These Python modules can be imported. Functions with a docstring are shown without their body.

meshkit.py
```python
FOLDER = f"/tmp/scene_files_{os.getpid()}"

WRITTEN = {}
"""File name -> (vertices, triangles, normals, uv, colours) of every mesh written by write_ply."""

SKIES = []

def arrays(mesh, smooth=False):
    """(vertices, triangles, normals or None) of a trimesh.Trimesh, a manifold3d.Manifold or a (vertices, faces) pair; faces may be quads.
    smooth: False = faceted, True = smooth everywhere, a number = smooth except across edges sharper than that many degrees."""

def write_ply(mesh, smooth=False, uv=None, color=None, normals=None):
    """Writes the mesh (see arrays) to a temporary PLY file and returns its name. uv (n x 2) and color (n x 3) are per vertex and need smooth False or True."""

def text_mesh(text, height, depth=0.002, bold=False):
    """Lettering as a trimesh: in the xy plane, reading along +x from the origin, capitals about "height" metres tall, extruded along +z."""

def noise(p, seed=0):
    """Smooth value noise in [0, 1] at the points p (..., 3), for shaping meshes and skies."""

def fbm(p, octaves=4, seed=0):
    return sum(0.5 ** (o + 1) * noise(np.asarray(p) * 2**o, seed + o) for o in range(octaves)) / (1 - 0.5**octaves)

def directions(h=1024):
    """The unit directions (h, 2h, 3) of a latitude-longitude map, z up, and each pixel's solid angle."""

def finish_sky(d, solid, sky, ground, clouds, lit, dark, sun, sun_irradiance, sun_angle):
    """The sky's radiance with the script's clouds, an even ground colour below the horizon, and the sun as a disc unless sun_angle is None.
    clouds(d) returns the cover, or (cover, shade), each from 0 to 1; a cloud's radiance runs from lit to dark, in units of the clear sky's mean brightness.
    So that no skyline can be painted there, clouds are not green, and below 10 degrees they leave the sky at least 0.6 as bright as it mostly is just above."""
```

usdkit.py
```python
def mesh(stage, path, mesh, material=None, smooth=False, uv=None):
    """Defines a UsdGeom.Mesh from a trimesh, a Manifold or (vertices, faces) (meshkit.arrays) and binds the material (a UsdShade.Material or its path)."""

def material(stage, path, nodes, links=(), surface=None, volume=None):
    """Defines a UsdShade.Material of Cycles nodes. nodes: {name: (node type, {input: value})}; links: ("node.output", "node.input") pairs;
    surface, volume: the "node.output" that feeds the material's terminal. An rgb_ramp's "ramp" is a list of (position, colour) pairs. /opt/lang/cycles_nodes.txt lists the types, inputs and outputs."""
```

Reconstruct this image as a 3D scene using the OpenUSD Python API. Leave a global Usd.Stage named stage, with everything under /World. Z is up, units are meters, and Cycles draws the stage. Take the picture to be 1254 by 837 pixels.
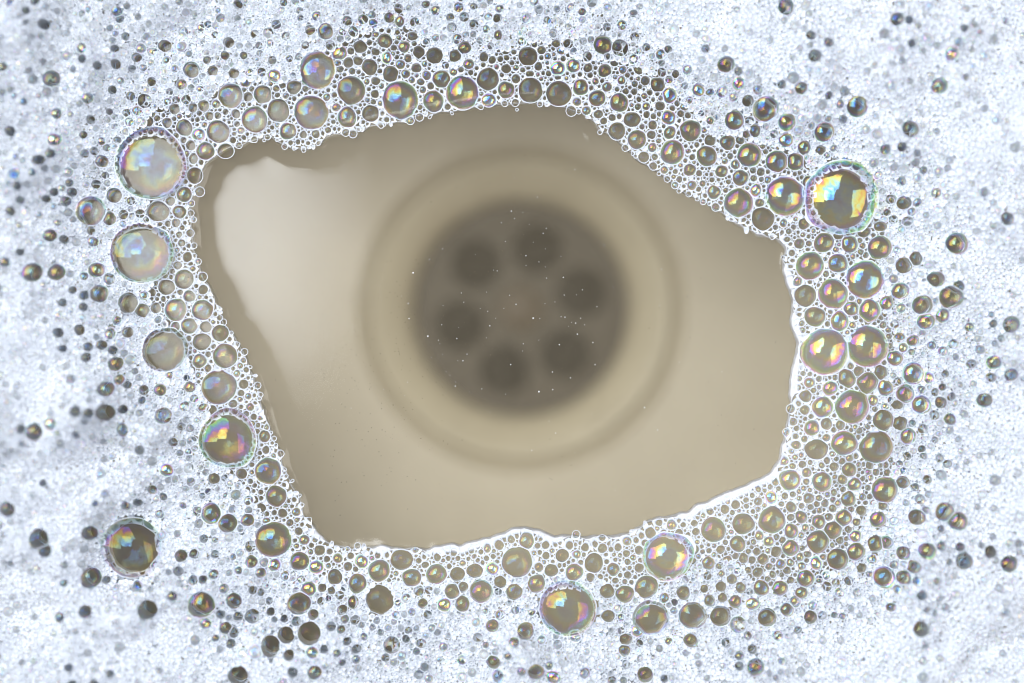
import math
import numpy as np, trimesh, shapely, usdkit, meshkit
from scipy import ndimage, spatial
from pxr import Usd, UsdGeom, UsdLux, UsdShade, Gf, Sdf, Vt

stage = Usd.Stage.CreateInMemory()
UsdGeom.Xform.Define(stage, '/World')
UsdGeom.Scope.Define(stage, '/World/Looks')
S = 0.20 / 1254.0                    # one design unit (u) in metres: the frame is 1254 u = 20 cm wide at the water surface
CAM_H = 0.45                         # camera above the water, looking straight down
HU = CAM_H / S

# ------------------------------------------------------------------ camera
cam = UsdGeom.Camera.Define(stage, '/World/camera')
cam.AddTranslateOp().Set(Gf.Vec3d(0, 0, CAM_H))
cam.CreateHorizontalApertureAttr(36.0)
cam.CreateFocalLengthAttr(36.0 * CAM_H / 0.20)
cam.CreateFStopAttr(2.2)
cam.CreateFocusDistanceAttr(CAM_H - 0.0022)
cam.CreateExposureAttr(0.33)

# ------------------------------------------------------------------ light: a tall cool window-like opening up and to the left, dim room
dome = UsdLux.DomeLight.Define(stage, '/World/room_light')
room = usdkit.material(stage, '/World/Looks/room_air', {'b': ('background_shader', {'color': (0.48, 0.60, 0.95), 'strength': 0.32})}, surface='b.background')
UsdShade.MaterialBindingAPI.Apply(dome.GetPrim()).Bind(room)


def rect_lamp(name, x0, x1, y0, y1, z, color, power):
    l = UsdLux.RectLight.Define(stage, '/World/' + name)
    l.AddTranslateOp().Set(Gf.Vec3d((x0 + x1) / 2, (y0 + y1) / 2, z))
    l.CreateWidthAttr(x1 - x0)
    l.CreateHeightAttr(y1 - y0)
    l.CreateColorAttr(Gf.Vec3f(*color))
    l.CreateIntensityAttr(power)
    l.CreateNormalizeAttr(False)


KEY = 4.6
COOL = (0.965, 0.985, 1.0)
rect_lamp('window_lamp', -2.60, -0.60, 0.03, 1.40, 1.2, COOL, KEY * .85)
rect_lamp('window_lamp_001', -0.598, -0.14, 0.46, 1.40, 1.2, COOL, KEY * .85)
rect_lamp('window_lamp_005', -0.598, -0.14, 0.030, 0.458, 1.2, COOL, KEY * 1.65)
rect_lamp('window_lamp_006', -0.560, -0.16, -0.024, 0.028, 1.2, COOL, KEY * 1.65)
rect_lamp('window_lamp_002', -1.90, -0.60, -0.16, 0.028, 1.2, COOL, KEY)
rect_lamp('window_lamp_003', -0.138, -0.07, 0.22, 1.25, 1.2, COOL, KEY)
rect_lamp('window_lamp_004', -0.068, 0.03, 0.36, 1.10, 1.2, COOL, KEY)
rect_lamp('room_lamp', 0.50, 1.45, -0.85, 0.25, 1.1, (1.0, 0.96, 0.90), 2.8)


# ------------------------------------------------------------------ helpers
counts = {}


def numbered(name, parent='/World'):
    k = (str(parent), name)
    counts[k] = counts.get(k, -1) + 1
    return f'{parent}/{name}' + (f'_{counts[k]:03d}' if counts[k] else '')


def tag(prim, **kw):
    for k, v in kw.items():
        prim.SetCustomDataByKey(k, v)
    return prim


def thing(name, **kw):
    x = UsdGeom.Xform.Define(stage, numbered(name))
    tag(x.GetPrim(), **kw)
    return x


def mesh(name, vf, mat, parent='/World', smooth=True, attr=None, unit=S, **kw):
    """vf: (vertices in u, faces) or a trimesh; attr: {name: per-vertex float}"""
    if isinstance(vf, trimesh.Trimesh):
        vf = (np.array(vf.vertices), np.array(vf.faces))
    v, f = np.asarray(vf[0], float) * unit, np.asarray(vf[1], int)
    path = numbered(name, str(parent.GetPath()) if hasattr(parent, 'GetPath') else parent)
    m = usdkit.mesh(stage, path, (v, f), mat, smooth=smooth)
    for k, a in (attr or {}).items():
        UsdGeom.PrimvarsAPI(m).CreatePrimvar(k, Sdf.ValueTypeNames.FloatArray, 'vertex').Set(Vt.FloatArray.FromNumpy(np.asarray(a, np.float32)))
    tag(m.GetPrim(), **kw)
    return m


def sstep(x, a, b):
    t = np.clip((x - a) / (b - a), 0, 1)
    return t * t * (3 - 2 * t)


rng = np.random.default_rng(7)

# ------------------------------------------------------------------ materials
L = '/World/Looks/'


def mat_foam(path, color, transl, bump_scale, bump):
    return usdkit.material(stage, L + path, {
        'g': ('geometry', {}),
        'n': ('noise_texture', {'scale': bump_scale, 'detail': 3.0, 'roughness': 0.6}),
        'b': ('bump', {'strength': bump, 'distance': 0.0002}),
        'd': ('diffuse_bsdf', {'color': color}),
        't': ('translucent_bsdf', {'color': color}),
        'm': ('mix_closure', {'fac': transl}),
        'f': ('fresnel', {'IOR': 1.33}),
        's': ('glossy_bsdf', {'color': (1, 1, 1), 'roughness': 0.5}),
        'o': ('mix_closure', {}),
    }, [('g.position', 'n.vector'), ('n.fac', 'b.height'), ('b.normal', 'd.normal'), ('b.normal', 's.normal'), ('d.BSDF', 'm.closure1'), ('t.BSDF', 'm.closure2'),
        ('f.fac', 'o.fac'), ('m.closure', 'o.closure1'), ('s.BSDF', 'o.closure2')], surface='o.closure')


FOAM = mat_foam('foam', (0.900, 0.942, 0.993), 0.36, 2600.0, 0.25)
WETFOAM = mat_foam('wet_foam', (0.92, 0.92, 0.925), 0.35, 1500.0, 0.15)


def film_ramp(top=2200.0, n=80):
    """colours of a soap film against twice its optical thickness in nm"""
    out = []
    for k in range(n):
        d = top * k / (n - 1)
        c = []
        for lam, wd in ((612, 34), (545, 34), (462, 30)):
            ls = np.linspace(lam - wd, lam + wd, 9)
            c.append(float(np.mean(np.sin(math.pi * d / ls) ** 2)))
        out.append((k / (n - 1), tuple(c)))
    return out


def mat_film(path, gain, rough):
    return usdkit.material(stage, L + path, {
        'a': ('attribute', {'attribute': 'film'}),
        'g': ('geometry', {}),
        'n': ('noise_texture', {'scale': 420.0, 'detail': 3.0, 'roughness': 0.62, 'distortion': 0.8}),
        'nm': ('math', {'math_type': 'multiply_add', 'value2': 760.0, 'value3': -380.0}),
        'ad': ('math', {'math_type': 'add'}),
        'sc': ('math', {'math_type': 'divide', 'value2': 2200.0, 'use_clamp': True}),
        'r': ('rgb_ramp', {'ramp': film_ramp()}),
        'f': ('fresnel', {'IOR': 1.42}),
        'sh': ('attribute', {'attribute': 'shine'}),
        'fs': ('math', {'math_type': 'multiply'}),
        'fm': ('math', {'math_type': 'multiply', 'value2': gain, 'use_clamp': True}),
        'mx': ('mix_color', {'blend_type': 'mix', 'a': (0, 0, 0)}),
        's': ('glossy_bsdf', {'roughness': rough}),
        'lw': ('layer_weight', {'blend': 0.5}),
        'lp': ('math', {'math_type': 'power', 'value2': 2.0}),
        'de': ('mix_color', {'blend_type': 'mix', 'b': (0.42, 0.42, 0.43)}),
        't': ('transparent_bsdf', {}),
        'iv': ('mix_color', {'blend_type': 'mix', 'a': (0.945, 0.945, 0.935), 'b': (0.55, 0.55, 0.55)}),
        'o': ('add_closure', {}),
    }, [('a.fac', 'ad.value1'), ('g.position', 'n.vector'), ('n.fac', 'nm.value1'), ('nm.value', 'ad.value2'), ('ad.value', 'sc.value1'), ('sc.value', 'r.fac'),
        ('f.fac', 'fs.value1'), ('sh.fac', 'fs.value2'), ('fs.value', 'fm.value1'), ('fm.value', 'mx.fac'), ('lw.facing', 'lp.value1'), ('lp.value', 'de.fac'), ('r.color', 'de.a'), ('de.result', 'mx.b'), ('mx.result', 's.color'), ('f.fac', 'iv.fac'), ('iv.result', 't.color'),
        ('t.BSDF', 'o.closure1'), ('s.BSDF', 'o.closure2')], surface='o.closure')


FILM = mat_film('soap_film', 6.0, 0.015)
LOWERFILM = mat_film('lower_soap_film', 1.7, 0.02)
SMALLFILM = mat_film('small_soap_film', 3.2, 0.03)

WATER = usdkit.material(stage, L + 'murky_water', {
    'g': ('geometry', {}),
    'n': ('noise_texture', {'scale': 42.0, 'detail': 7.0, 'roughness': 0.66, 'distortion': 2.0}),
    'r': ('rgb_ramp', {'ramp': [(0.3, (0.45, 0.365, 0.22)), (0.7, (0.54, 0.445, 0.28))]}),
    'd': ('diffuse_bsdf', {}),
    't': ('transparent_bsdf', {'color': (0.97, 0.97, 0.94)}),
    'm': ('mix_closure', {'fac': 0.135}),
    'f': ('fresnel', {'IOR': 1.45}),
    's': ('glossy_bsdf', {'color': (1, 1, 1), 'roughness': 0.0}),
    'o': ('mix_closure', {}),
}, [('g.position', 'n.vector'), ('n.fac', 'r.fac'), ('r.color', 'd.color'), ('t.BSDF', 'm.closure1'), ('d.BSDF', 'm.closure2'),
    ('f.fac', 'o.fac'), ('m.closure', 'o.closure1'), ('s.BSDF', 'o.closure2')], surface='o.closure')


def mat_solid(path, a, b, scale, rough, metallic=0.0, bump=0.0):
    return usdkit.material(stage, L + path, {
        'g': ('geometry', {}),
        'n': ('noise_texture', {'scale': scale, 'detail': 5.0, 'roughness': 0.6}),
        'r': ('rgb_ramp', {'ramp': [(0.3, a), (0.7, b)]}),
        'b': ('bump', {'strength': bump, 'distance': 0.0003}),
        'p': ('principled_bsdf', {'roughness': rough, 'metallic': metallic}),
    }, [('g.position', 'n.vector'), ('n.fac', 'r.fac'), ('r.color', 'p.base_color'), ('n.fac', 'b.height'), ('b.normal', 'p.normal')], surface='p.BSDF')


BASIN = mat_solid('beige_basin', (0.66, 0.575, 0.43), (0.75, 0.66, 0.50), 35.0, 0.45, bump=0.1)
FLANGE = mat_solid('drain_metal', (0.57, 0.49, 0.34), (0.63, 0.545, 0.38), 80.0, 0.5)
SEAL = mat_solid('drain_seal', (0.52, 0.445, 0.315), (0.58, 0.50, 0.36), 90.0, 0.6)
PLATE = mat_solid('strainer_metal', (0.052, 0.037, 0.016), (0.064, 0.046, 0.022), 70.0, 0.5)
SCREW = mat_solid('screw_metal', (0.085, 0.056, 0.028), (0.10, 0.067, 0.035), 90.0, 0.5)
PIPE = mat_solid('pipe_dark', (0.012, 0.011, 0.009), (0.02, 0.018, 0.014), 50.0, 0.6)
SPECK = mat_solid('pale_grit', (0.75, 0.74, 0.70), (0.82, 0.82, 0.8), 50.0, 0.4)
DARKSPECK = mat_solid('dark_grit', (0.12, 0.09, 0.05), (0.2, 0.15, 0.1), 50.0, 0.6)

# ------------------------------------------------------------------ basin and drain (metres here)
DX, DY = 12.3 * S, 45.5 * S
FLOOR = -0.050
BX, BY = 735 * S, 530 * S


def rounded(x, y, r):
    return shapely.box(-x + r, -y + r, x - r, y - r).buffer(r, quad_segs=12)


def ring_shape(ro, ri=0, n=24):
    p = shapely.Point(DX, DY).buffer(ro, quad_segs=n)
    return p.difference(shapely.Point(DX, DY).buffer(ri, quad_segs=n)) if ri else p


def extrude(shape, h, z):
    m = trimesh.creation.extrude_polygon(shape, h, engine='earcut')
    m.apply_translation((0, 0, z))
    return m


def lathe(profile, n=96):
    pr = np.array(profile, float)
    a = np.arange(n) * 2 * np.pi / n
    v = np.stack([DX + pr[:, None, 0] * np.cos(a), DY + pr[:, None, 0] * np.sin(a), np.repeat(pr[:, 1:2], n, 1)], -1).reshape(-1, 3)
    i, j = np.meshgrid(np.arange(len(pr) - 1), np.arange(n), indexing='ij')
    A, B = i * n + j, i * n + (j + 1) % n
    q = np.stack([A, B, B + n, A + n], -1).reshape(-1, 4)
    return v, np.vstack([q[:, [0, 1, 2]], q[:, [0, 2, 3]]])


basin = thing('sink_basin', label='beige sink basin holding the murky water, bare floor around the drain', category='sink basin')
mesh('basin_floor', extrude(rounded(BX + .008, BY + .008, .03).difference(shapely.Point(DX, DY).buffer(0.0358, quad_segs=24)), 0.006, FLOOR - 0.006), BASIN, basin, smooth=30, unit=1)
mesh('basin_wall', extrude(rounded(BX + .008, BY + .008, .03).difference(rounded(BX, BY, .025)), -FLOOR + 0.014, FLOOR + 0.0001), BASIN, basin, smooth=30, unit=1)

drain = thing('sink_drain', label='round sink drain with dark six-hole strainer under the murky water', category='drain')
mesh('seal_ring', lathe([(0.0357, FLOOR - .003), (0.0357, FLOOR + .0004), (0.0350, FLOOR + .0001), (0.0343, FLOOR - .0006), (0.0333, FLOOR - .0003), (0.0328, FLOOR - .003)]), SEAL, drain, smooth=40, unit=1)
mesh('flange', lathe([(0.0334, FLOOR - .004), (0.0330, FLOOR - .0004), (0.0322, FLOOR + .0002), (0.030, FLOOR - .0006), (0.027, FLOOR - .0022), (0.0248, FLOOR - .0042), (0.0235, FLOOR - .007), (0.0232, FLOOR - .016)]), FLANGE, drain, smooth=60, unit=1)
plate = ring_shape(0.0231, n=32)
ha = [math.radians(15 + 60 * k) for k in range(6)]
for a in ha:
    plate = plate.difference(shapely.Point(DX + .0139 * math.cos(a), DY + .0139 * math.sin(a)).buffer(.0057, quad_segs=12))
plate = plate.difference(shapely.Point(DX, DY).buffer(.0028, quad_segs=8))
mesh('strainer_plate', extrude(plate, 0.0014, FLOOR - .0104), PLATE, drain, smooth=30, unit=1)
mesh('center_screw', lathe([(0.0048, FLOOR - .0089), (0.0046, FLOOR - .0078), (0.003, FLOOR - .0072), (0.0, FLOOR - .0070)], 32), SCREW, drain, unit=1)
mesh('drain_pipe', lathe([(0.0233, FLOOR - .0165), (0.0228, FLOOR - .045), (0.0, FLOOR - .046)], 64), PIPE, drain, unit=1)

# ------------------------------------------------------------------ outline of the open water (u, picture orientation, y up)
OUT = np.array("""262 195 278 184 295 177 312 172 330 170 343 177 355 183 372 185 388 179 402 171 432 163 460 155 490 150 520 143 550 138 585 133 620 130 660 130 690 133 715 143 735 158
752 173 775 192 805 212 835 235 865 252 895 272 925 288 950 293 959 305 958 330 963 350 969 372 968 395 973 420 969 455 966 480 967 505 961 530 953 560 941 580 915 595 880 607 840 625
805 635 775 650 750 656 720 656 690 655 666 652 648 646 625 647 600 655 575 665 550 669 520 669 490 670 465 668 440 670 418 668 395 655 378 635 368 615 358 590 345 555 330 520 322 490
312 460 298 430 280 400 268 372 252 340 240 305 235 275 236 250 245 225 252 205""".split(), float).reshape(-1, 2)
OUT = np.stack([OUT[:, 0] - 627, 418.5 - OUT[:, 1]], 1)


def dense(loop, step):
    """closed Catmull-Rom through the loop, resampled evenly"""
    n, out = len(loop), []
    for i in range(n):
        p0, p1, p2, p3 = (loop[(i + k) % n] for k in (-1, 0, 1, 2))
        for t in np.linspace(0, 1, 12, endpoint=False):
            out.append(.5 * (2 * p1 + (p2 - p0) * t + (2 * p0 - 5 * p1 + 4 * p2 - p3) * t * t + (3 * p1 - p0 - 3 * p2 + p3) * t ** 3))
    out = np.array(out)
    d = np.r_[0, np.cumsum(np.linalg.norm(np.diff(np.vstack([out, out[:1]]), axis=0), axis=1))]
    s = np.linspace(0, d[-1], int(d[-1] / step), endpoint=False)
    o2 = np.vstack([out, out[:1]])
    return np.stack([np.interp(s, d, o2[:, k]) for k in (0, 1)], 1)


EDGE = dense(OUT, 2.0)
ph = np.arange(len(EDGE))
wob = ndimage.gaussian_filter1d(rng.normal(size=len(EDGE)), 2.0, mode='wrap') * 2.8 + ndimage.gaussian_filter1d(rng.normal(size=len(EDGE)), 7, mode='wrap') * 3.5
tang = np.roll(EDGE, -3, 0) - np.roll(EDGE, 3, 0)
tang /= np.linalg.norm(tang, axis=1, keepdims=True)
NORM = np.stack([-tang[:, 1], tang[:, 0]], 1)           # the loop runs clockwise, so this points outwards, over the foam
NORM = ndimage.gaussian_filter1d(NORM, 3, axis=0, mode='wrap')
EDGE = EDGE + NORM * wob[:, None]

GX, GY = 745, 540                                        # half size of the rasters, 1 u per cell
ys, xs = np.mgrid[-GY:GY + 1, -GX:GX + 1].astype(float)
hole_poly = shapely.Polygon(EDGE).buffer(0)
inside = shapely.contains_xy(hole_poly, xs, ys)
DIST = np.where(inside, -ndimage.distance_transform_edt(inside), ndimage.distance_transform_edt(~inside))


def blur_noise(sig, seed):
    r = np.random.default_rng(seed)
    k = max(1, int(sig / 3))
    small = r.normal(size=(ys.shape[0] // k + 3, ys.shape[1] // k + 3))
    small = ndimage.gaussian_filter(small, sig / k)
    z = ndimage.zoom(small, k, order=1)[:ys.shape[0], :ys.shape[1]]
    return z / z.std()


N1, N2, N3, N4 = blur_noise(60, 1), blur_noise(22, 2), blur_noise(9, 3), blur_noise(30, 4)
H1 = 9 + 8 * sstep(DIST, 5, 70) + 0.8 * N3 * sstep(DIST, 5, 60)
RAG = 50 + 16 * N4 + 55 * sstep(xs, 170, 420) * sstep(ys, 330, 120) + 22 * sstep(ys, 180, 330)                                       # where the upper foam begins, distance from the water
RISE = sstep(DIST - RAG, -10, 230)
WEST = 1 + 0.35 * sstep(-xs, 150, 600)
H2 = H1 + 3 + (40 * RISE * WEST) + (6 * N1 + 6 * N2 + 2.2 * N3) * sstep(DIST - RAG, 0, 120)
H2 = np.maximum(H2, H1 + 2)


def look(R, p):
    return ndimage.map_coordinates(R, [np.clip(p[..., 1] + GY, 0, 2 * GY), np.clip(p[..., 0] + GX, 0, 2 * GX)], order=1)


# ------------------------------------------------------------------ water with its meniscus
def water_mesh():
    st = 2.5
    smooth_dist = ndimage.gaussian_filter(DIST, 4.0)
    gx, gy = np.arange(-404, 364 + .1, st), np.arange(-268, 308 + .1, st)
    X, Y = np.meshgrid(gx, gy)
    d = look(smooth_dist, np.stack([X, Y], -1))
    shade = sstep(X * .8 - Y, -150, 250)
    z = (7.0 - 6.5 * shade) * np.exp(np.minimum(d, 0) / (8.5 - 4.5 * shade)) * sstep(d, 14, 2)
    z = z + .05 * np.sin(X / 37) * np.cos(Y / 29)
    z[[0, -1], :] = 0
    z[:, [0, -1]] = 0
    v = np.stack([X, Y, z], -1).reshape(-1, 3)
    n = X.shape[1]
    i, j = np.meshgrid(np.arange(X.shape[0] - 1), np.arange(n - 1), indexing='ij')
    A = i * n + j
    q = np.stack([A, A + 1, A + n + 1, A + n], -1).reshape(-1, 4)
    f = np.vstack([q[:, [0, 1, 2]], q[:, [0, 2, 3]]])
    bx, by = BX / S - 1, BY / S - 1
    x0, x1, y0, y1 = gx[0], gx[-1], gy[0], gy[-1]
    fr = np.array([[-bx, -by, 0], [bx, -by, 0], [bx, by, 0], [-bx, by, 0], [x0, y0, 0], [x1, y0, 0], [x1, y1, 0], [x0, y1, 0]])
    k = len(v)
    for a, b in ((0, 1), (1, 2), (2, 3), (3, 0)):
        f = np.vstack([f, [[k + a, k + b, k + 4 + b], [k + a, k + 4 + b, k + 4 + a]]])
    return np.vstack([v, fr]), f


mesh('water', water_mesh(), WATER, kind='structure', label='murky beige soapy water, still and open over the drain', category='water')

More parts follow.
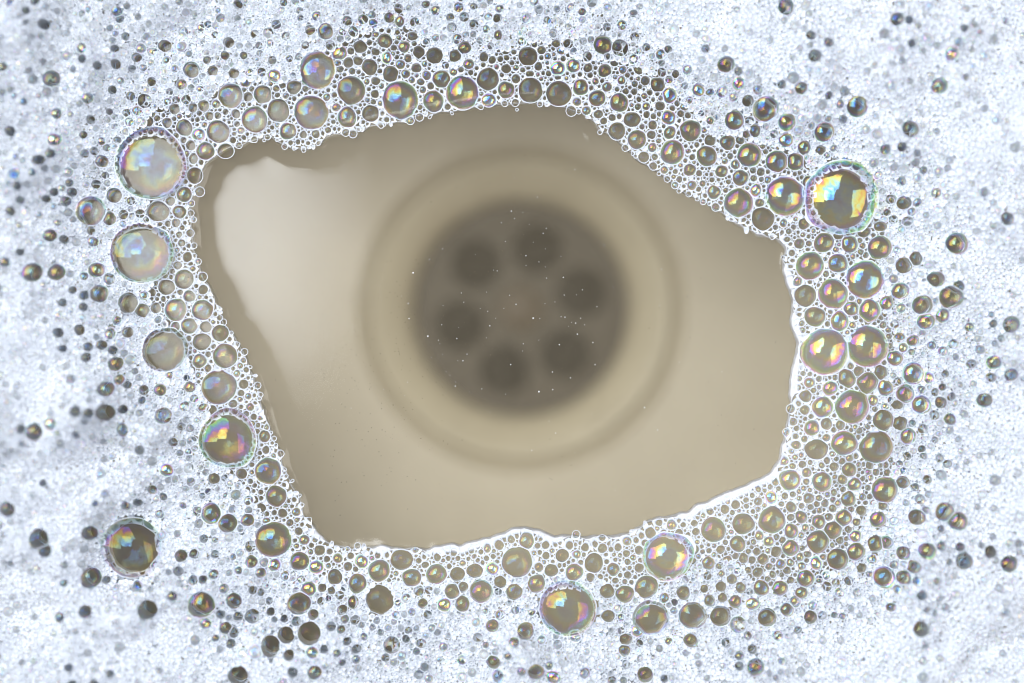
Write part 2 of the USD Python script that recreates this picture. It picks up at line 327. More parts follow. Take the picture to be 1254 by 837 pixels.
# ------------------------------------------------------------------ the bubbles one can pick out: tile origin, then x y rx ry in that tile (three tile units to the u)
TILES = {
    (0, 0): """548 600 125 135 798 482 44 40 931 438 46 50 1018 405 42 42 1138 412 62 64 1053 480 34 30 726 493 22 22 672 467 30 30 751 553 32 32 825 553 30 26 712 643 28 30 674 712 27 28
657 776 26 24 578 774 42 36 418 715 28 30 730 702 17 17 707 580 16 20 697 532 18 18 622 735 17 17 843 350 42 48 960 345 30 38 1003 278 24 22 1075 320 26 26 1160 258 66 70 603 168 26 22
665 172 18 24 610 222 18 16 700 255 28 36 836 155 22 20 856 270 20 16 980 120 22 18 950 195 14 14 995 220 16 16 932 125 18 16 425 40 24 16 437 70 22 12 300 178 18 22 140 585 32 16
195 510 22 26 372 590 26 22 1190 115 30 30 330 770 48 60 400 800 22 30 180 560 18 18 780 260 20 16 664 310 20 18 638 400 18 22 745 388 20 22 705 395 16 18 907 355 16 20""",
    (420, 0): """210 366 66 70 330 370 37 40 437 340 58 62 30 330 50 54 15 430 32 42 100 415 33 30 530 290 40 42 597 330 31 32 533 367 26 24 686 330 44 46 789 343 46 46 870 320 28 30
931 360 32 30 857 373 16 14 677 207 38 32 445 175 28 20 335 205 30 30 98 245 26 32 160 212 14 34 277 190 18 28 222 170 20 22 1010 375 36 34 985 430 16 12 1058 438 34 26 1002 480 30 32
1075 510 34 36 1100 575 20 20 1205 558 46 44 1195 350 26 24 1132 540 17 17 1128 494 16 16 1195 485 22 22 1132 458 17 17 935 418 18 16 835 407 18 18 890 405 16 16 1175 622 14 14 1215 628 10 10
1140 575 12 12 1135 608 14 14 1230 657 12 12 950 165 34 34 597 252 18 18 632 288 18 16 715 243 14 16 683 270 22 10 460 235 22 18 515 210 16 18 410 205 20 24 340 38 20 18 567 130 12 20
255 132 20 14 523 107 14 14 1065 335 12 12 1150 310 26 26 1190 430 28 24 1245 480 20 30 118 190 14 14 210 235 18 16 785 250 28 26 785 283 16 8 120 297 18 14 630 376 13 13 592 380 10 10
303 16 20 12 360 290 32 32 1190 180 16 16 780 160 16 14""",
    (834, 0): """35 478 36 42 95 572 38 38 32 622 24 22 148 628 24 22 217 650 30 28 120 703 25 25 210 742 52 54 300 800 44 42 380 718 66 80 590 720 126 145 275 695 20 24 40 678 18 18 80 672 12 12
250 567 46 44 388 447 32 32 383 515 30 22 270 478 16 30 310 400 48 46 525 485 40 34 418 592 28 36 350 590 42 40 450 540 24 24 62 330 22 22 210 305 24 24 193 355 18 16 245 368 24 20
440 322 22 24 195 440 36 36 127 758 14 14 292 630 14 14 817 742 30 22 730 828 30 14 830 810 20 18 1195 800 22 26 510 550 18 16 165 235 32 32 645 390 38 40 750 545 18 20 475 130 20 18
240 492 14 14 90 180 16 16 790 70 26 26 540 230 14 14""",
    (0, 280): """515 90 115 110 673 186 38 34 740 298 42 36 642 297 40 42 608 215 30 30 806 382 30 30 737 415 36 30 823 467 44 46 800 580 66 62 830 770 105 104 752 360 22 20 692 357 30 28
693 248 22 22 742 225 18 18 741 177 16 16 685 105 16 20 664 53 14 14 648 135 15 15 600 445 84 80 420 495 26 28 432 552 18 18 380 588 36 24 447 738 18 32 375 675 34 30 118 745 32 34
360 238 32 34 400 185 18 26 467 272 30 48 202 160 28 34 180 25 26 24 232 40 16 18 730 485 26 26 892 570 18 18 915 653 15 15 967 760 20 22 867 530 13 13 908 614 12 12 972 810 14 14
928 690 12 12 438 420 18 18 465 380 20 22 290 370 20 22 400 385 16 28 695 580 22 20 585 590 24 24 570 290 18 20 115 160 36 36 943 720 9 9 878 625 10 10 890 483 10 10 803 327 10 10
780 342 8 8 900 517 10 10 760 460 11 11 350 150 30 26 520 300 26 24 185 715 24 24 68 735 14 22""",
    (834, 280): """472 137 52 52 574 127 34 38 673 187 68 72 556 238 50 60 455 246 38 42 490 323 40 36 580 340 32 36 525 452 84 88 683 432 72 80 626 293 26 26 753 273 24 26 690 300 36 44
802 228 32 32 805 290 18 20 897 340 34 30 957 320 26 26 885 280 34 40 935 185 38 24 990 250 46 42 1015 212 24 20 727 70 48 40 617 58 30 32 523 52 38 36 433 55 20 20 470 565 20 20
545 585 30 26 607 548 30 34 682 562 38 38 457 613 22 22 518 653 38 38 627 653 60 64 478 730 28 30 495 808 44 36 597 785 48 44 715 800 64 56 748 585 28 28 782 475 30 26 850 530 40 44
820 605 34 36 740 700 40 36 790 645 30 14 800 712 28 24 1147 490 28 24 1137 545 20 18 1113 628 32 24 1062 495 22 16 950 637 20 24 985 697 20 24 928 683 18 18 880 645 34 36 830 760 28 34
815 135 28 34 1010 55 42 40 452 665 18 18 412 707 14 14 422 793 16 16 401 660 15 15 385 745 12 12 452 770 12 12 533 715 20 22 583 720 16 18 653 740 12 12 650 525 20 20 407 90 12 12
447 530 10 10 530 765 16 12 983 570 12 12 850 410 24 20 905 545 20 24 860 110 20 30 730 525 22 26""",
    (0, 557): """480 340 100 122 980 60 46 52 1010 152 38 40 1082 210 16 16 1033 215 18 18 1092 280 16 16 1000 310 66 66 975 242 18 10 918 393 22 24 965 395 16 16 1003 405 22 24 832 252 36 34
772 215 34 44 735 550 50 50 690 600 18 18 325 455 30 44 322 290 24 30 460 188 20 16 503 175 16 14 583 218 14 18 591 295 13 22 540 192 12 12 607 57 26 22 690 50 18 22 783 88 24 18
1095 390 34 36 1157 412 26 26 1225 447 26 30 1168 350 20 20 1235 380 18 18 1195 383 12 12 952 433 20 20 1093 545 52 36 1145 585 20 20 1130 490 26 26 1130 655 46 42 1045 660 30 34
988 700 30 50 1083 610 20 18 1140 725 24 22 1055 735 20 22 870 810 46 30 160 355 24 24 28 200 24 34 660 370 22 24 650 427 18 18 785 365 16 16 825 635 22 24 855 650 16 24 855 535 32 28
135 310 34 40 500 483 20 18 385 460 16 14 310 575 24 24 435 705 16 22 535 570 36 36 915 335 18 24 905 240 26 24 850 200 16 14 1178 487 14 18 1212 497 14 14 785 313 12 12 1150 798 28 26
1060 250 14 14 1075 165 9 9 155 105 14 14 345 180 12 12""",
    (420, 557): """215 385 42 36 132 425 42 40 252 450 40 30 68 392 24 24 53 470 34 36 18 410 16 16 135 530 50 54 342 437 40 36 418 437 28 24 482 425 30 26 547 417 24 22 637 393 62 52 573 332 18 18
672 316 28 28 616 312 14 14 505 500 44 44 627 502 32 28 708 473 30 36 822 562 118 92 845 430 33 32 802 370 24 24 763 423 26 22 717 412 16 16 743 370 14 14 856 365 16 16 918 397 35 35
988 420 24 24 950 343 18 18 1037 362 14 14 1083 415 18 18 1110 483 42 42 1030 510 32 32 1125 597 70 64 1185 375 94 84 1125 287 20 20 1202 258 20 18 1157 250 12 12 1082 350 16 16
1040 318 16 16 1042 440 14 14 965 500 26 26 970 590 28 22 668 645 32 32 546 627 26 22 437 547 24 34 398 500 28 28 370 550 24 28 1030 715 22 22 1035 675 26 22 1085 690 14 14 1105 805 32 28
1080 645 28 20 1018 645 16 14 528 345 14 14 345 377 14 14 265 350 10 10 830 333 14 14 1005 340 14 14 525 380 10 10 420 380 10 10 385 380 10 10 480 372 10 10 550 372 10 10 575 465 22 22
850 668 30 14 905 450 16 16 705 795 32 28 770 815 26 24 885 800 22 18 985 825 20 12 38 540 18 28 1245 505 24 30 1250 580 28 38 193 435 10 10 28 370 12 12 550 760 26 24 755 770 14 16""",
    (834, 557): """118 275 48 46 227 253 42 38 333 240 48 50 207 327 28 30 398 93 40 38 516 100 34 40 330 155 22 24 200 184 16 16 500 318 42 40 405 280 26 26 402 342 30 30 573 382 38 42 456 453 32 32
362 488 28 28 292 487 28 28 502 245 24 24 440 228 22 22 403 192 20 20 597 230 30 28 557 277 32 28 612 163 28 26 636 108 24 24 615 55 30 24 745 130 46 50 812 102 28 20 738 185 20 16
720 237 30 30 640 355 34 32 638 298 24 20 752 322 28 22 710 325 26 34 815 360 26 24 905 355 34 30 745 450 36 44 820 453 26 26 860 415 22 24 880 640 26 32 1013 243 38 34 965 210 36 36
865 230 30 30 145 590 40 38 43 588 55 50 262 545 28 22 198 537 24 24 388 567 28 24 440 505 24 20 418 538 18 26 474 595 26 24 315 595 34 36 105 535 20 24 100 397 22 24 230 380 16 20
280 430 20 18 185 455 18 18 218 487 20 18 148 435 12 12 145 482 20 18 348 355 18 20 322 318 24 16 145 347 16 16 85 490 16 14 150 523 18 16 365 402 18 18 495 400 22 22 435 375 14 14
468 160 20 20 460 65 18 18 380 25 14 14 285 130 10 10 283 172 16 16 380 152 12 12 240 188 10 10 245 663 18 14 36 680 26 26 165 690 16 20 215 775 16 20 390 795 12 14 975 35 16 16
903 92 16 18 955 75 22 18 1200 400 30 34 1130 355 24 24 770 560 22 14 660 205 18 18 590 90 18 18 560 45 16 16 660 415 18 18""",
}
B = []                                                   # u, v, rx, ry of each
for (tx, ty), text in TILES.items():
    a = np.array(text.split(), float).reshape(-1, 4) / 2.986
    a[:, 0] += tx - 627
    a[:, 1] = 418.5 - (a[:, 1] + ty)
    B.append(a)
B = np.vstack(B)
B = B[np.argsort(-B[:, 2] * B[:, 3])]
keep = []                                                # a bubble seen in two tiles is one bubble
for i, b in enumerate(B):
    if all(math.hypot(b[0] - B[j, 0], b[1] - B[j, 1]) > 0.55 * (min(B[j, 2:]) + min(b[2:])) for j in keep):
        keep.append(i)
B = B[keep]
UPPER = (look(DIST - RAG, B[:, :2]) > 28) | ((np.sqrt(B[:, 2] * B[:, 3]) > 27) & (look(DIST, B[:, :2]) - B[:, 2] > 9))                  # those riding on the upper foam
for b in B[UPPER & (np.sqrt(B[:, 2] * B[:, 3]) > 24)]:
    wgt = .8 * np.exp(-(np.hypot((xs - b[0]) / b[2], (ys - b[1]) / b[3]) / 1.5) ** 4)
    H2 = H2 * (1 - wgt) + (H1 + 5) * wgt
zB = np.where(UPPER, look(H2, B[:, :2]), look(H1, B[:, :2]))
B[:, :2] *= ((HU - zB) / HU)[:, None]                    # where they stand at their own height
B[:, 2:] *= ((HU - zB) / HU)[:, None]


# ------------------------------------------------------------------ packing
def carve(d, u, v, rx, ry):
    R = int(max(rx, ry) + 60)
    i0, i1, j0, j1 = max(0, int(v) + GY - R), min(2 * GY, int(v) + GY + R), max(0, int(u) + GX - R), min(2 * GX, int(u) + GX + R)
    if i1 <= i0 or j1 <= j0:
        return
    x, y = xs[i0:i1, j0:j1] - u, ys[i0:i1, j0:j1] - v
    k = np.sqrt((x / rx) ** 2 + (y / ry) ** 2) + 1e-9
    dd = np.hypot(x, y) * (1 - 1 / k)
    np.minimum(d[i0:i1, j0:j1], dd, out=d[i0:i1, j0:j1])


def pack(given, allowed, levels, seed, gap=0.0):
    """given: m x 4; allowed: raster distance limit; levels: (radius low, radius high, tries, chance raster). Returns an n x 4 array, the given first."""
    r = np.random.default_rng(seed)
    d = allowed.copy()
    for g in given:
        carve(d, *g)
    out = [tuple(g) for g in given]
    for lo, hi, tries, chance in levels:
        p = r.uniform((-GX + 4, -GY + 4), (GX - 4, GY - 4), (tries, 2))
        rad = r.uniform(lo, hi, tries)
        el = r.uniform(-.13, .13, tries)
        ch = r.uniform(size=tries)
        okc = ch < chance[(p[:, 1] + GY).astype(int), (p[:, 0] + GX).astype(int)]
        for (u, v), rr, e in zip(p[okc], rad[okc], el[okc]):
            iu, iv = int(round(u)) + GX, int(round(v)) + GY
            if d[iv, iu] < rr * (1 - gap):
                continue
            rx, ry = rr * (1 + e), rr * (1 - e)
            W = int(rr + 14)
            i0, i1, j0, j1 = max(0, iv - W), iv + W + 1, max(0, iu - W), iu + W + 1
            dd = np.hypot(xs[i0:i1, j0:j1] - u, ys[i0:i1, j0:j1] - v) - rr
            np.minimum(d[i0:i1, j0:j1], dd, out=d[i0:i1, j0:j1])
            out.append((u, v, rx, ry))
    return np.array(out)


EAST = sstep(xs, 150, 600)
CORNER = sstep(ys - xs, 480, 950)
TRANS = sstep(DIST - RAG, 140, 15)                         # where the froth still shows its cells
ONE = np.ones_like(xs)
FRAME = ((np.abs(xs) < 655) & (np.abs(ys) < 446)).astype(float)   # beyond the picture the foam goes on in larger bubbles
rimzone = sstep(DIST - RAG, 70, 0)
mid = rimzone * sstep(DIST, 35, 90)
# lower foam: dense beside the water, coarser where the upper foam covers it
LOOSE = []
for k in range(0, len(EDGE), 2):
    w_ = 1.0 if (EDGE[k, 1] > 120 or EDGE[k, 0] < -180) else .10
    if rng.uniform() < .42 * w_:
        rr = 1.2 + 3.4 * rng.uniform() ** 2
        q = EDGE[k] + NORM[k] * rng.normal(1.0, 2.2)
        if all(math.hypot(q[0] - b[0], q[1] - b[1]) > rr + max(b[2:]) for b in B) and all(math.hypot(q[0] - b[0], q[1] - b[1]) > rr + b[2] for b in LOOSE):
            LOOSE.append((q[0], q[1], rr, rr))
LOOSE = np.array(LOOSE)
lower_given = np.vstack([B[~UPPER], LOOSE])
big_up = B[UPPER & (np.minimum(B[:, 2], B[:, 3]) > 6)].copy()                # large bubbles of the upper foam reach down through the lower one
big_up[:, 1] -= .05 * big_up[:, 3]
big_up[:, 2:] *= np.where(look(DIST, big_up[:, :2]) > 90, .80, .88)[:, None]
lip = 4 + 3 * sstep(ys, 60, -200) + 2.5 * sstep(xs, 150, 330)
allow1 = np.minimum(DIST - lip, np.minimum(GX - 6 - np.abs(xs), GY - 6 - np.abs(ys)))
C1 = pack(np.vstack([lower_given, big_up]), allow1, [
    (8.5, 13, 5000, .35 * mid), (6.0, 9.5, 9000, 0.10 + 0.35 * rimzone), (4.2, 6, 24000, 0.25 + .35 * rimzone), (3.0, 4.2, 60000, FRAME * (.25 + .6 * sstep(DIST - RAG, 60, 10))), (2.1, 3.0, 90000, sstep(DIST - RAG, 70, 20)), (1.5, 2.1, 110000, sstep(DIST - RAG, 50, 10))], 11)
n_lower, n_ghost = len(lower_given), len(big_up)
# upper foam
upper_given = np.vstack([B[UPPER], B[~UPPER]])
allow2 = np.minimum(DIST - RAG, np.minimum(GX - 8 - np.abs(xs), GY - 8 - np.abs(ys)))
clump = sstep(N2 + 0.6 * N1, 0.2, 1.6)
west = sstep(-xs, 150, 520) * sstep(ys, -150, 300)
C2 = pack(upper_given, allow2, [
    (6.5, 11, 7000, np.where(FRAME > 0, 0.010 + .05 * clump, 1)), (4.5, 6.5, 16000, np.where(FRAME > 0, 0.03 + .16 * clump + .06 * west + .35 * TRANS, 1)),
    (3.2, 4.5, 60000, (.12 + .45 * clump + .22 * west + .4 * CORNER + .5 * TRANS) * FRAME), (2.3, 3.2, 90000, (.28 + .5 * clump + .3 * CORNER) * FRAME), (1.7, 2.3, 160000, .7 * FRAME), (1.25, 1.7, 260000, FRAME)], 12, gap=0.1)
print('bubbles given', len(B), 'lower', len(C1), 'upper', len(C2))


# ------------------------------------------------------------------ cells: power diagram seen from each bubble's centre
def neighbours(C):
    r = np.sqrt(C[:, 2] * C[:, 3])
    P = np.c_[C[:, 0], C[:, 1], C[:, 0] ** 2 + C[:, 1] ** 2 - r * r]
    hull = spatial.ConvexHull(P, qhull_options='QJ')
    f = hull.simplices[hull.equations[:, 2] < 0]
    e = np.vstack([f[:, [0, 1]], f[:, [1, 2]], f[:, [2, 0]]])
    e = np.vstack([e, e[:, ::-1]])
    return np.unique(e, axis=0)


def rays(C, E, idx, K, theta0):
    """distance from each bubble of idx to its cell's border along K directions"""
    r = np.sqrt(C[:, 2] * C[:, 3])
    where = np.full(len(C), -1)
    where[idx] = np.arange(len(idx))
    e = E[where[E[:, 0]] >= 0]
    out = np.full((len(idx), K), 1e9)
    a = theta0[:, None] + np.arange(K) * 2 * np.pi / K
    for part in np.array_split(e, max(1, len(e) * K // 4_000_000)):
        dv = C[part[:, 1], :2] - C[part[:, 0], :2]
        dd = np.linalg.norm(dv, axis=1)
        t = (dd ** 2 + r[part[:, 0]] ** 2 - r[part[:, 1]] ** 2) / (2 * dd)
        t = np.maximum(t, .15 * dd)
        w = where[part[:, 0]]
        cs = np.cos(a[w] - np.arctan2(dv[:, 1], dv[:, 0])[:, None])
        val = np.where(cs > .03, t[:, None] / np.maximum(cs, .03), 1e9)
        np.minimum.at(out, w, val)
    return out, a


def ell(C, a):
    rx, ry = C[:, 2:3], C[:, 3:4]
    return rx * ry / np.sqrt((ry * np.cos(a)) ** 2 + (rx * np.sin(a)) ** 2)


def edge_limit(P, a, rout):
    """shorten rays that would leave the foam over the open water"""
    q = rout.copy()
    for _ in range(6):
        pts = P[:, None, :] + q[..., None] * np.stack([np.cos(a), np.sin(a)], -1)
        d = look(DIST, pts)
        q = np.where(d < 2, np.maximum(q + (d - 2), 0.5), q)
    return q


def smoothring(x, n):
    k = np.array([.25, .5, .25])
    for _ in range(n):
        x = k[0] * np.roll(x, 1, 1) + k[1] * x + k[2] * np.roll(x, -1, 1)
    return x


class Cells:
    """wall strips and lips of a set of bubbles with K sides"""

    def __init__(s, C, E, idx, K, H, base, dry, upper):
        s.idx, s.K, s.C, s.H, s.upper = idx, K, C[idx], H, upper
        n = len(idx)
        th0 = np.random.default_rng(K).uniform(0, 6.28, n)
        rout, s.a = rays(C, E, idx, K, th0)
        P = s.C[:, :2]
        r = np.sqrt(s.C[:, 2] * s.C[:, 3])
        s.r = r
        rout = np.minimum(rout, (r * 1.25 + 2)[:, None] if upper else (r * 1.5 + 6)[:, None])
        el = ell(s.C, s.a)
        if not upper:
            rout = edge_limit(P, s.a, rout)
            loose = look(DIST, P) < r + 3
            rout = np.where(loose[:, None], np.maximum(rout, el * 1.0 + .9), rout)
        dryv = dry(P)[:, None]
        wall = (0.6 + 0.45 * np.minimum(r, 10) / 10)[:, None] * (1 - .4 * dryv)
        reach = el * (1.0 + .22 * dryv)
        soft = np.minimum(rout - wall, reach)
        h = .5 * (soft + smoothring(soft, max(1, K // 10)))
        s.rin = np.maximum(np.minimum(h, rout - .35), .45 * rout)
        if K >= 20:
            g = np.random.default_rng(K + 1)
            s.rin *= 1 + .018 * np.sin(2 * s.a + g.uniform(0, 6, (n, 1))) + .012 * np.sin(3 * s.a + g.uniform(0, 6, (n, 1)))
        s.rout, s.P, s.base = rout, P, base

    def at(s, rho):
        p = s.P[:, None, :] + rho[..., None] * np.stack([np.cos(s.a), np.sin(s.a)], -1)
        return p

    def walls(s, sel=None, cap=None, lift=None):
        """returns (vertices, faces) per selection, joined: rings outer crest, shoulder, lip, foot (and a cup if cap gives its depth)"""
        n, K = s.rout.shape
        w = s.rout - s.rin
        hv = lambda p: look(s.H, p)
        rings = []
        up = 0 if lift is None else lift[:, None]
        prof = [(s.rout + .12, 0 * w), (s.rin + .45 * w, -.10 * np.minimum(w, 6)), (s.rin + .12 * w, -.35 * np.minimum(w, 5)), (s.rin, -.8 * np.minimum(w, 4) - .25)]
        if K < 10:
            prof = [prof[0], (s.rin + .25 * w, -.22 * np.minimum(w, 5)), prof[3]]
        for rho, dz in prof:
            p = s.at(rho)
            rings.append(np.dstack([p, hv(p) + dz + up]))
        lipz = rings[-1][..., 2]
        if cap is None:
            foot = s.at(s.rin * .92 + .08 * s.rout)
            rings.append(np.dstack([foot, np.minimum(s.base(foot), lipz - .6)]))
        else:
            if K >= 10:
                rings.append(np.dstack([s.at(s.rin * .72), lipz - cap[:, None] * .75]))
            rings.append(np.dstack([s.at(s.rin * 0), lipz.mean(1, keepdims=True) - cap[:, None] + 0 * lipz]))
        V = np.stack(rings, 1)                            # n, R, K, 3
        R = V.shape[1]
        i, j = np.meshgrid(np.arange(R - 1), np.arange(K), indexing='ij')
        A, Bq = i * K + j, i * K + (j + 1) % K
        q = np.stack([A, A + K, Bq + K, Bq], -1).reshape(-1, 4)
        f = np.vstack([q[:, [0, 1, 2]], q[:, [0, 2, 3]]])
        if cap is not None:                                # one centre point, not K of them
            f = f[(f >= (R - 1) * K).sum(1) < 2]
            V, f = V.reshape(n, -1, 3)[:, :(R - 1) * K + 1], np.minimum(f, (R - 1) * K)
        return V.reshape(n, -1, 3), f

    def films(s, M, up, down, sel, thick, tilt, shine):
        """domes (and bowls) over the lips of the selected bubbles: M rings"""
        rin, a, P, r = s.rin[sel], s.a[sel], s.P[sel], s.r[sel]
        n, K = rin.shape
        lipv = s.at(s.rin)[sel]
        lz = look(s.H, lipv) - .8 * np.minimum((s.rout - s.rin)[sel], 4) - .2
        rho = np.sin(np.linspace(0, np.pi / 2, M + 1))[1:][::-1]
        lzm = lz.mean(1)

        def shell(hgt):
            rows = []
            for k, q in enumerate(rho):
                p = P[:, None, :] + (rin * q)[..., None] * np.stack([np.cos(a), np.sin(a)], -1)
                z = lz * q ** 4 + lzm[:, None] * (1 - q ** 4) + hgt[:, None] * np.sqrt(max(0, 1 - q * q))
                rows.append(np.dstack([p, z]))
            V = np.stack(rows, 1).reshape(n, -1, 3)
            c = np.c_[P, lzm + hgt][:, None, :]
            V = np.concatenate([V, c], 1)
            qq = np.r_[np.repeat(rho, K), 0]
            lean = np.concatenate([np.tile(np.cos(a - tilt[sel][:, None]), (1, M)), np.zeros((n, 1))], 1) * qq
            T = thick[sel][:, None] + 640 * (qq ** 2)[None] + 190 * lean
            return V, np.stack([T, np.repeat(shine[sel][:, None], T.shape[1], 1)], -1)
        i, j = np.meshgrid(np.arange(M - 1), np.arange(K), indexing='ij')
        A, Bq = i * K + j, i * K + (j + 1) % K
        q = np.stack([A, Bq, Bq + K, A + K], -1).reshape(-1, 4)
        f = np.vstack([q[:, [0, 1, 2]], q[:, [0, 2, 3]]])
        k = np.arange(K) + (M - 1) * K
        f = np.vstack([f, np.stack([k, np.roll(k, -1), np.full(K, M * K)], 1)])
        tops = shell(up[sel])
        bots = shell(-down[sel]) if down is not None else None
        return tops, bots, f


def joined(V, f):
    n, m = V.shape[:2]
    return V.reshape(-1, 3), (f[None] + (np.arange(n) * m)[:, None, None]).reshape(-1, 3)


def merge(parts):
    vs, fs, k = [], [], 0
    for v, f in parts:
        vs.append(v)
        fs.append(f + k)
        k += len(v)
    return np.vstack(vs), np.vstack(fs)


# ------------------------------------------------------------------ which bubbles are things of their own
AREA = B[:, 2] * B[:, 3]
vis = (np.abs(B[:, 0]) < 622) & (np.abs(B[:, 1]) < 414)
order = [i for i in np.argsort(-AREA) if vis[i]][:296]
SINGLE = np.zeros(len(B), bool)
SINGLE[order] = True

low_i, up_i = np.nonzero(~UPPER)[0], np.nonzero(UPPER)[0]
foam_walls, foam_films, film_thick = [], [], []
singles = {}                                             # index in B -> dict(rim, film, lower film)


def classes(r):
    return np.select([r < 2.4, r < 4, r < 7, r < 16], [6, 8, 12, 28], 64)


def do_layer(C, H, base, dry, upper, owner, ghosts, skip=None):
    """owner[i]: index in B of bubble i, or -1"""
    E = neighbours(C)
    r = np.sqrt(C[:, 2] * C[:, 3])
    has = np.zeros(len(C), bool)
    has[E[:, 0]] = True
    if skip is not None:
        has &= ~skip
    cl = classes(r)
    g = np.random.default_rng(5 + upper)
    thick_all = g.uniform(470, 860, len(C))
    tilt_all = g.uniform(0, 6.28, len(C))
    shine_all = np.clip(g.uniform(.12, .62, len(C)) ** 1.2 + .75 * sstep(C[:, 0], 150, 420) * g.uniform(0, 1, len(C)) + .25 * (r > 20), .1, 1) + 1.3 * (g.uniform(size=len(C)) < .30) * (r < 9)
    shine_all *= 1 - .5 * (C[:, 0] < -370) * (r > 25)
    loc = np.clip(.35 + .6 * look(N2, C[:, :2]) + .2 * look(N4, C[:, :2]) + .15 * look(west, C[:, :2]) + .9 * look(TRANS, C[:, :2]) + 1.1 * look(CORNER, C[:, :2]) - .35 * look(EAST, C[:, :2]), .02, 1.5)
    under = look(sstep(DIST - RAG, 10, 45), C[:, :2])
    open_chance = np.where(r > 9, 1.0, np.where(r > 4.5, .6 * loc, 0)) if upper else np.where(r > 1.9, 1., .5) * (1 - .72 * under)
    opened = g.uniform(size=len(C)) < open_chance
    opened |= ((owner >= 0) & ~((r < 7) & upper & (g.uniform(size=len(C)) < .5))) | ghosts
    deep = g.uniform(size=len(C)) < (np.where(r > 3.2, .36, .52) * loc if upper else .25)
    if upper:
        deep |= g.uniform(size=len(C)) < .55 * look(CORNER, C[:, :2])
    deep &= owner < 0
    capd = r * np.where(deep, g.uniform(2.6, 5.5, len(C)), np.where(r < 2.3, .5 + 1.2 * g.uniform(0, 1, len(C)), .9 + 2.2 * g.uniform(0, 1, len(C))))
    lift_all = g.normal(0, 1, len(C)) * np.minimum(r, 6) * .07 * upper
    for K in np.unique(cl):
        for op in (True, False):
            idx = np.nonzero((cl == K) & (opened == op) & has)[0]
            if not len(idx):
                continue
            c = Cells(C, E, idx, int(K), H, base, dry, upper)
            V, f = c.walls(cap=None if op else capd[idx], lift=lift_all[idx] * (owner[idx] < 0))
            own = owner[idx]
            plain = ~(own >= 0) | ~SINGLE[np.maximum(own, 0)]
            foam_walls.append(joined(V[plain], f))
            for t in np.nonzero(~plain)[0]:
                singles[own[t]] = {'rim': (V[t], f)}
            ghost = ghosts[idx]
            wet = r[idx]
            M = 2 if K < 12 else 3 if K < 25 else 6 if K < 60 else 12
            up = wet * np.where(wet < 8, .6, .5)
            lipz = look(H, C[idx, :2])
            down = np.minimum(wet * .8, lipz - look_base(base, C[idx, :2]) - 1.2)
            dn = np.maximum(down, .12 * wet)
            fsel = np.nonzero(plain & ~ghost & (wet > (2.6 if op else 3.0)))[0]
            if len(fsel):
                (tv, tt), bots, ff = c.films(M, up, dn if K >= 20 and op else None, fsel, thick_all[idx], tilt_all[idx], shine_all[idx])
                foam_films.append(joined(tv, ff))
                film_thick.append(tt.reshape(-1, 2))
                if bots is not None:
                    foam_films.append(joined(bots[0], ff))
                    film_thick.append(bots[1].reshape(-1, 2))
            for t in np.nonzero(~plain)[0]:
                (tv, tt), bots, ff = c.films(M, up, dn, np.array([t]), thick_all[idx], tilt_all[idx], shine_all[idx])
                singles[own[t]]['film'] = (tv[0], ff, tt[0])
                singles[own[t]]['lower'] = (bots[0][0], ff, bots[1][0])


def look_base(base, p):
    return base(p[:, None, :])[:, 0]


own1 = np.r_[low_i, np.full(len(C1) - len(low_i), -1)]
gh1 = np.zeros(len(C1), bool)
gh1[n_lower:n_lower + n_ghost] = True
do_layer(C1, H1, lambda p: .4 + 0 * p[..., 0], lambda p: sstep(look(DIST, p), 30, 100), False, own1, gh1)
own2 = np.r_[up_i, np.full(len(C2) - len(up_i), -1)]
skip2 = np.zeros(len(C2), bool)
skip2[len(up_i):len(B)] = True
do_layer(C2, H2, lambda p: look(H1, p) * .8, lambda p: .35 + .65 * sstep(look(DIST, p), 80, 200), True, own2, np.zeros(len(C2), bool), skip2)


# the white wet lip round the open water
def lip_mesh():
    n = len(EDGE)
    near = 99 * np.ones_like(xs)
    for g in lower_given:
        carve(near, *g)
    w = look(lip, EDGE) + 3 + ndimage.gaussian_filter1d(rng.normal(size=n), 5, mode='wrap') * 3
    w = np.clip(np.minimum(w, np.minimum(look(near, EDGE), look(near, EDGE + NORM * 4) + 3) - .5), 1.2, 40)
    w = ndimage.gaussian_filter1d(ndimage.minimum_filter1d(w, 5, mode='wrap'), 1.5, mode='wrap')
    rows = []
    for off, z in ((-.5, -.5), (.6, 2.2), (np.minimum(1.8, w * .4), 4.6), (np.minimum(3.6, w * .6), 6.6), (w * .8, 7.6), (w, 6.9), (w + 1.5, 3.0)):
        p = EDGE + NORM * (np.zeros(n) + off)[:, None]
        rows.append(np.c_[p, np.full(n, z, float)])
    v = np.vstack(rows)
    i, j = np.meshgrid(np.arange(len(rows) - 1), np.arange(n), indexing='ij')
    A, Bq = i * n + j, i * n + (j + 1) % n
    q = np.stack([A, A + n, Bq + n, Bq], -1).reshape(-1, 4)
    return v, np.vstack([q[:, [0, 1, 2]], q[:, [0, 2, 3]]])


foam = thing('soap_foam', label='white soap foam of countless tiny bubbles floating around the open water', category='foam', kind='stuff')
v, f = merge(foam_walls)
mesh('cell_walls', (v, f), FOAM, foam, smooth=True, kind='stuff')
mesh('wet_lip', lip_mesh(), WETFOAM, foam, smooth=True, label='smooth wet white edge of the foam along the open water')
v2, f2 = merge(foam_films)
mesh('small_films', (v2, f2), SMALLFILM, foam, smooth=True, attr={'film': np.concatenate(film_thick)[:, 0], 'shine': np.concatenate(film_thick)[:, 1]}, kind='stuff')
print('foam triangles', len(f), 'films', len(f2))

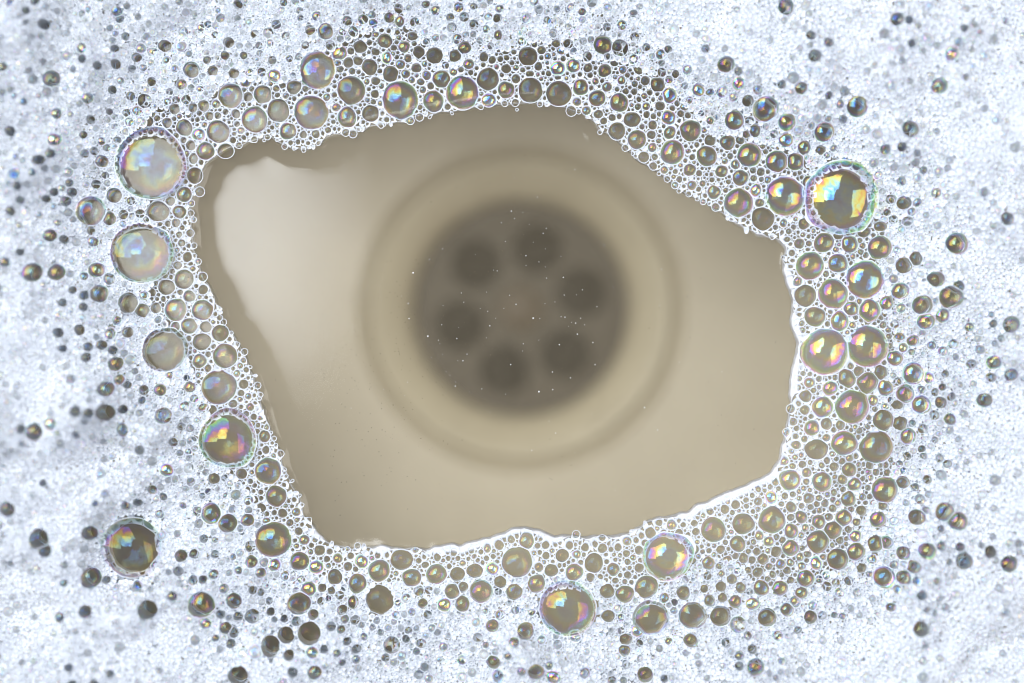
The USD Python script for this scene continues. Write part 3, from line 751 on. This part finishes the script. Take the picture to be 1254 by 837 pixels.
# ------------------------------------------------------------------ single bubbles, each a thing with its parts
HOURS = ['twelve', 'one', 'two', 'three', 'four', 'five', 'six', 'seven', 'eight', 'nine', 'ten', 'eleven']
RANK = ['largest', 'second largest', 'third largest', 'fourth largest', 'fifth largest', 'sixth largest', 'seventh largest', 'eighth largest', 'ninth largest', 'tenth largest']
seen = {}
for i in order:
    if i not in singles:
        print('missing', B[i])
        continue
    b, s_ = B[i], singles[i]
    hour = HOURS[int(round((90 - math.degrees(math.atan2(b[1] - 40, b[0] - 11))) / 30)) % 12]
    d = float(look(DIST, b[None, :2])[0]) - b[2]
    zone = 'in the row edging the water' if d < 16 else 'just behind the edge row' if d < 60 else 'out in the white froth' if d < 105 else 'deeper in the froth' if d < 150 else 'far out near the picture border'
    k = seen.get((hour, zone), 0)
    seen[(hour, zone)] = k + 1
    shape = 'oval' if max(b[2:]) / min(b[2:]) > 1.25 else 'round'
    if k < len(RANK):
        kw = dict(label=f"{RANK[k]} {shape} bubble {zone}, at {hour} o'clock from the drain", category='bubble')
    else:
        kw = dict(label=f"smaller soap bubble {zone}, at {hour} o'clock from the drain", category='bubble', group=f"smaller bubbles {zone} at {hour} o'clock")
    o = thing('soap_bubble', **kw)
    c0 = np.array([b[0], b[1], 0])
    o.AddTranslateOp().Set(Gf.Vec3d(*(c0 * S)))
    mesh('film', (s_['film'][0] - c0, s_['film'][1]), FILM, o, attr={'film': s_['film'][2][:, 0], 'shine': s_['film'][2][:, 1]})
    mesh('lower_film', (s_['lower'][0] - c0, s_['lower'][1]), LOWERFILM, o, attr={'film': s_['lower'][2][:, 0], 'shine': s_['lower'][2][:, 1]})
    mesh('rim', (s_['rim'][0] - c0, s_['rim'][1]), FOAM, o)

# ------------------------------------------------------------------ specks floating in the open water
sp = np.array("""526 318 582 312 669 280 653 297 619 296 687 314 609 332 565 359 596 358 624 362 632 373 588 378 653 390 711 390 607 390 524 412 541 398 537 417 572 434 567 442 551 460 558 468 470 477
466 358 500 372 630 218 337 308 705 396 716 398 700 395 614 273 630 268 648 275 668 305 660 321 690 340 640 430 660 480 600 505 575 480 620 230 430 500 480 240 740 300 810 330""".split(), float).reshape(-1, 2)
parts = []
sp = np.vstack([sp, rng.normal((640, 390), (95, 90), (70, 2))])
for x, y in sp:
    m = trimesh.creation.icosphere(subdivisions=1, radius=rng.choice([.35, .5, .7, 1.0], p=[.35, .3, .25, .1]))
    m.apply_translation((x - 627, 418.5 - y, .5))
    parts.append((np.array(m.vertices), np.array(m.faces)))
mesh('floating_specks', merge(parts), SPECK, label='tiny pale specks floating on the open water over the strainer', category='specks', kind='stuff')
parts = []
inner = shapely.Polygon(EDGE).buffer(-22)
while len(parts) < 420:
    x, y = (rng.normal(-175, 70), rng.normal(-10, 90)) if rng.uniform() < .7 else rng.uniform((-380, -240), (340, 280))
    if shapely.contains_xy(inner, x, y):
        m = trimesh.creation.icosphere(subdivisions=0, radius=rng.uniform(.22, .62))
        m.apply_translation((x, y, .1))
        parts.append((np.array(m.vertices), np.array(m.faces)))
mesh('floating_dirt', merge(parts), DARKSPECK, label='fine dark dirt specks drifting in the open water left of the drain', category='dirt', kind='stuff')
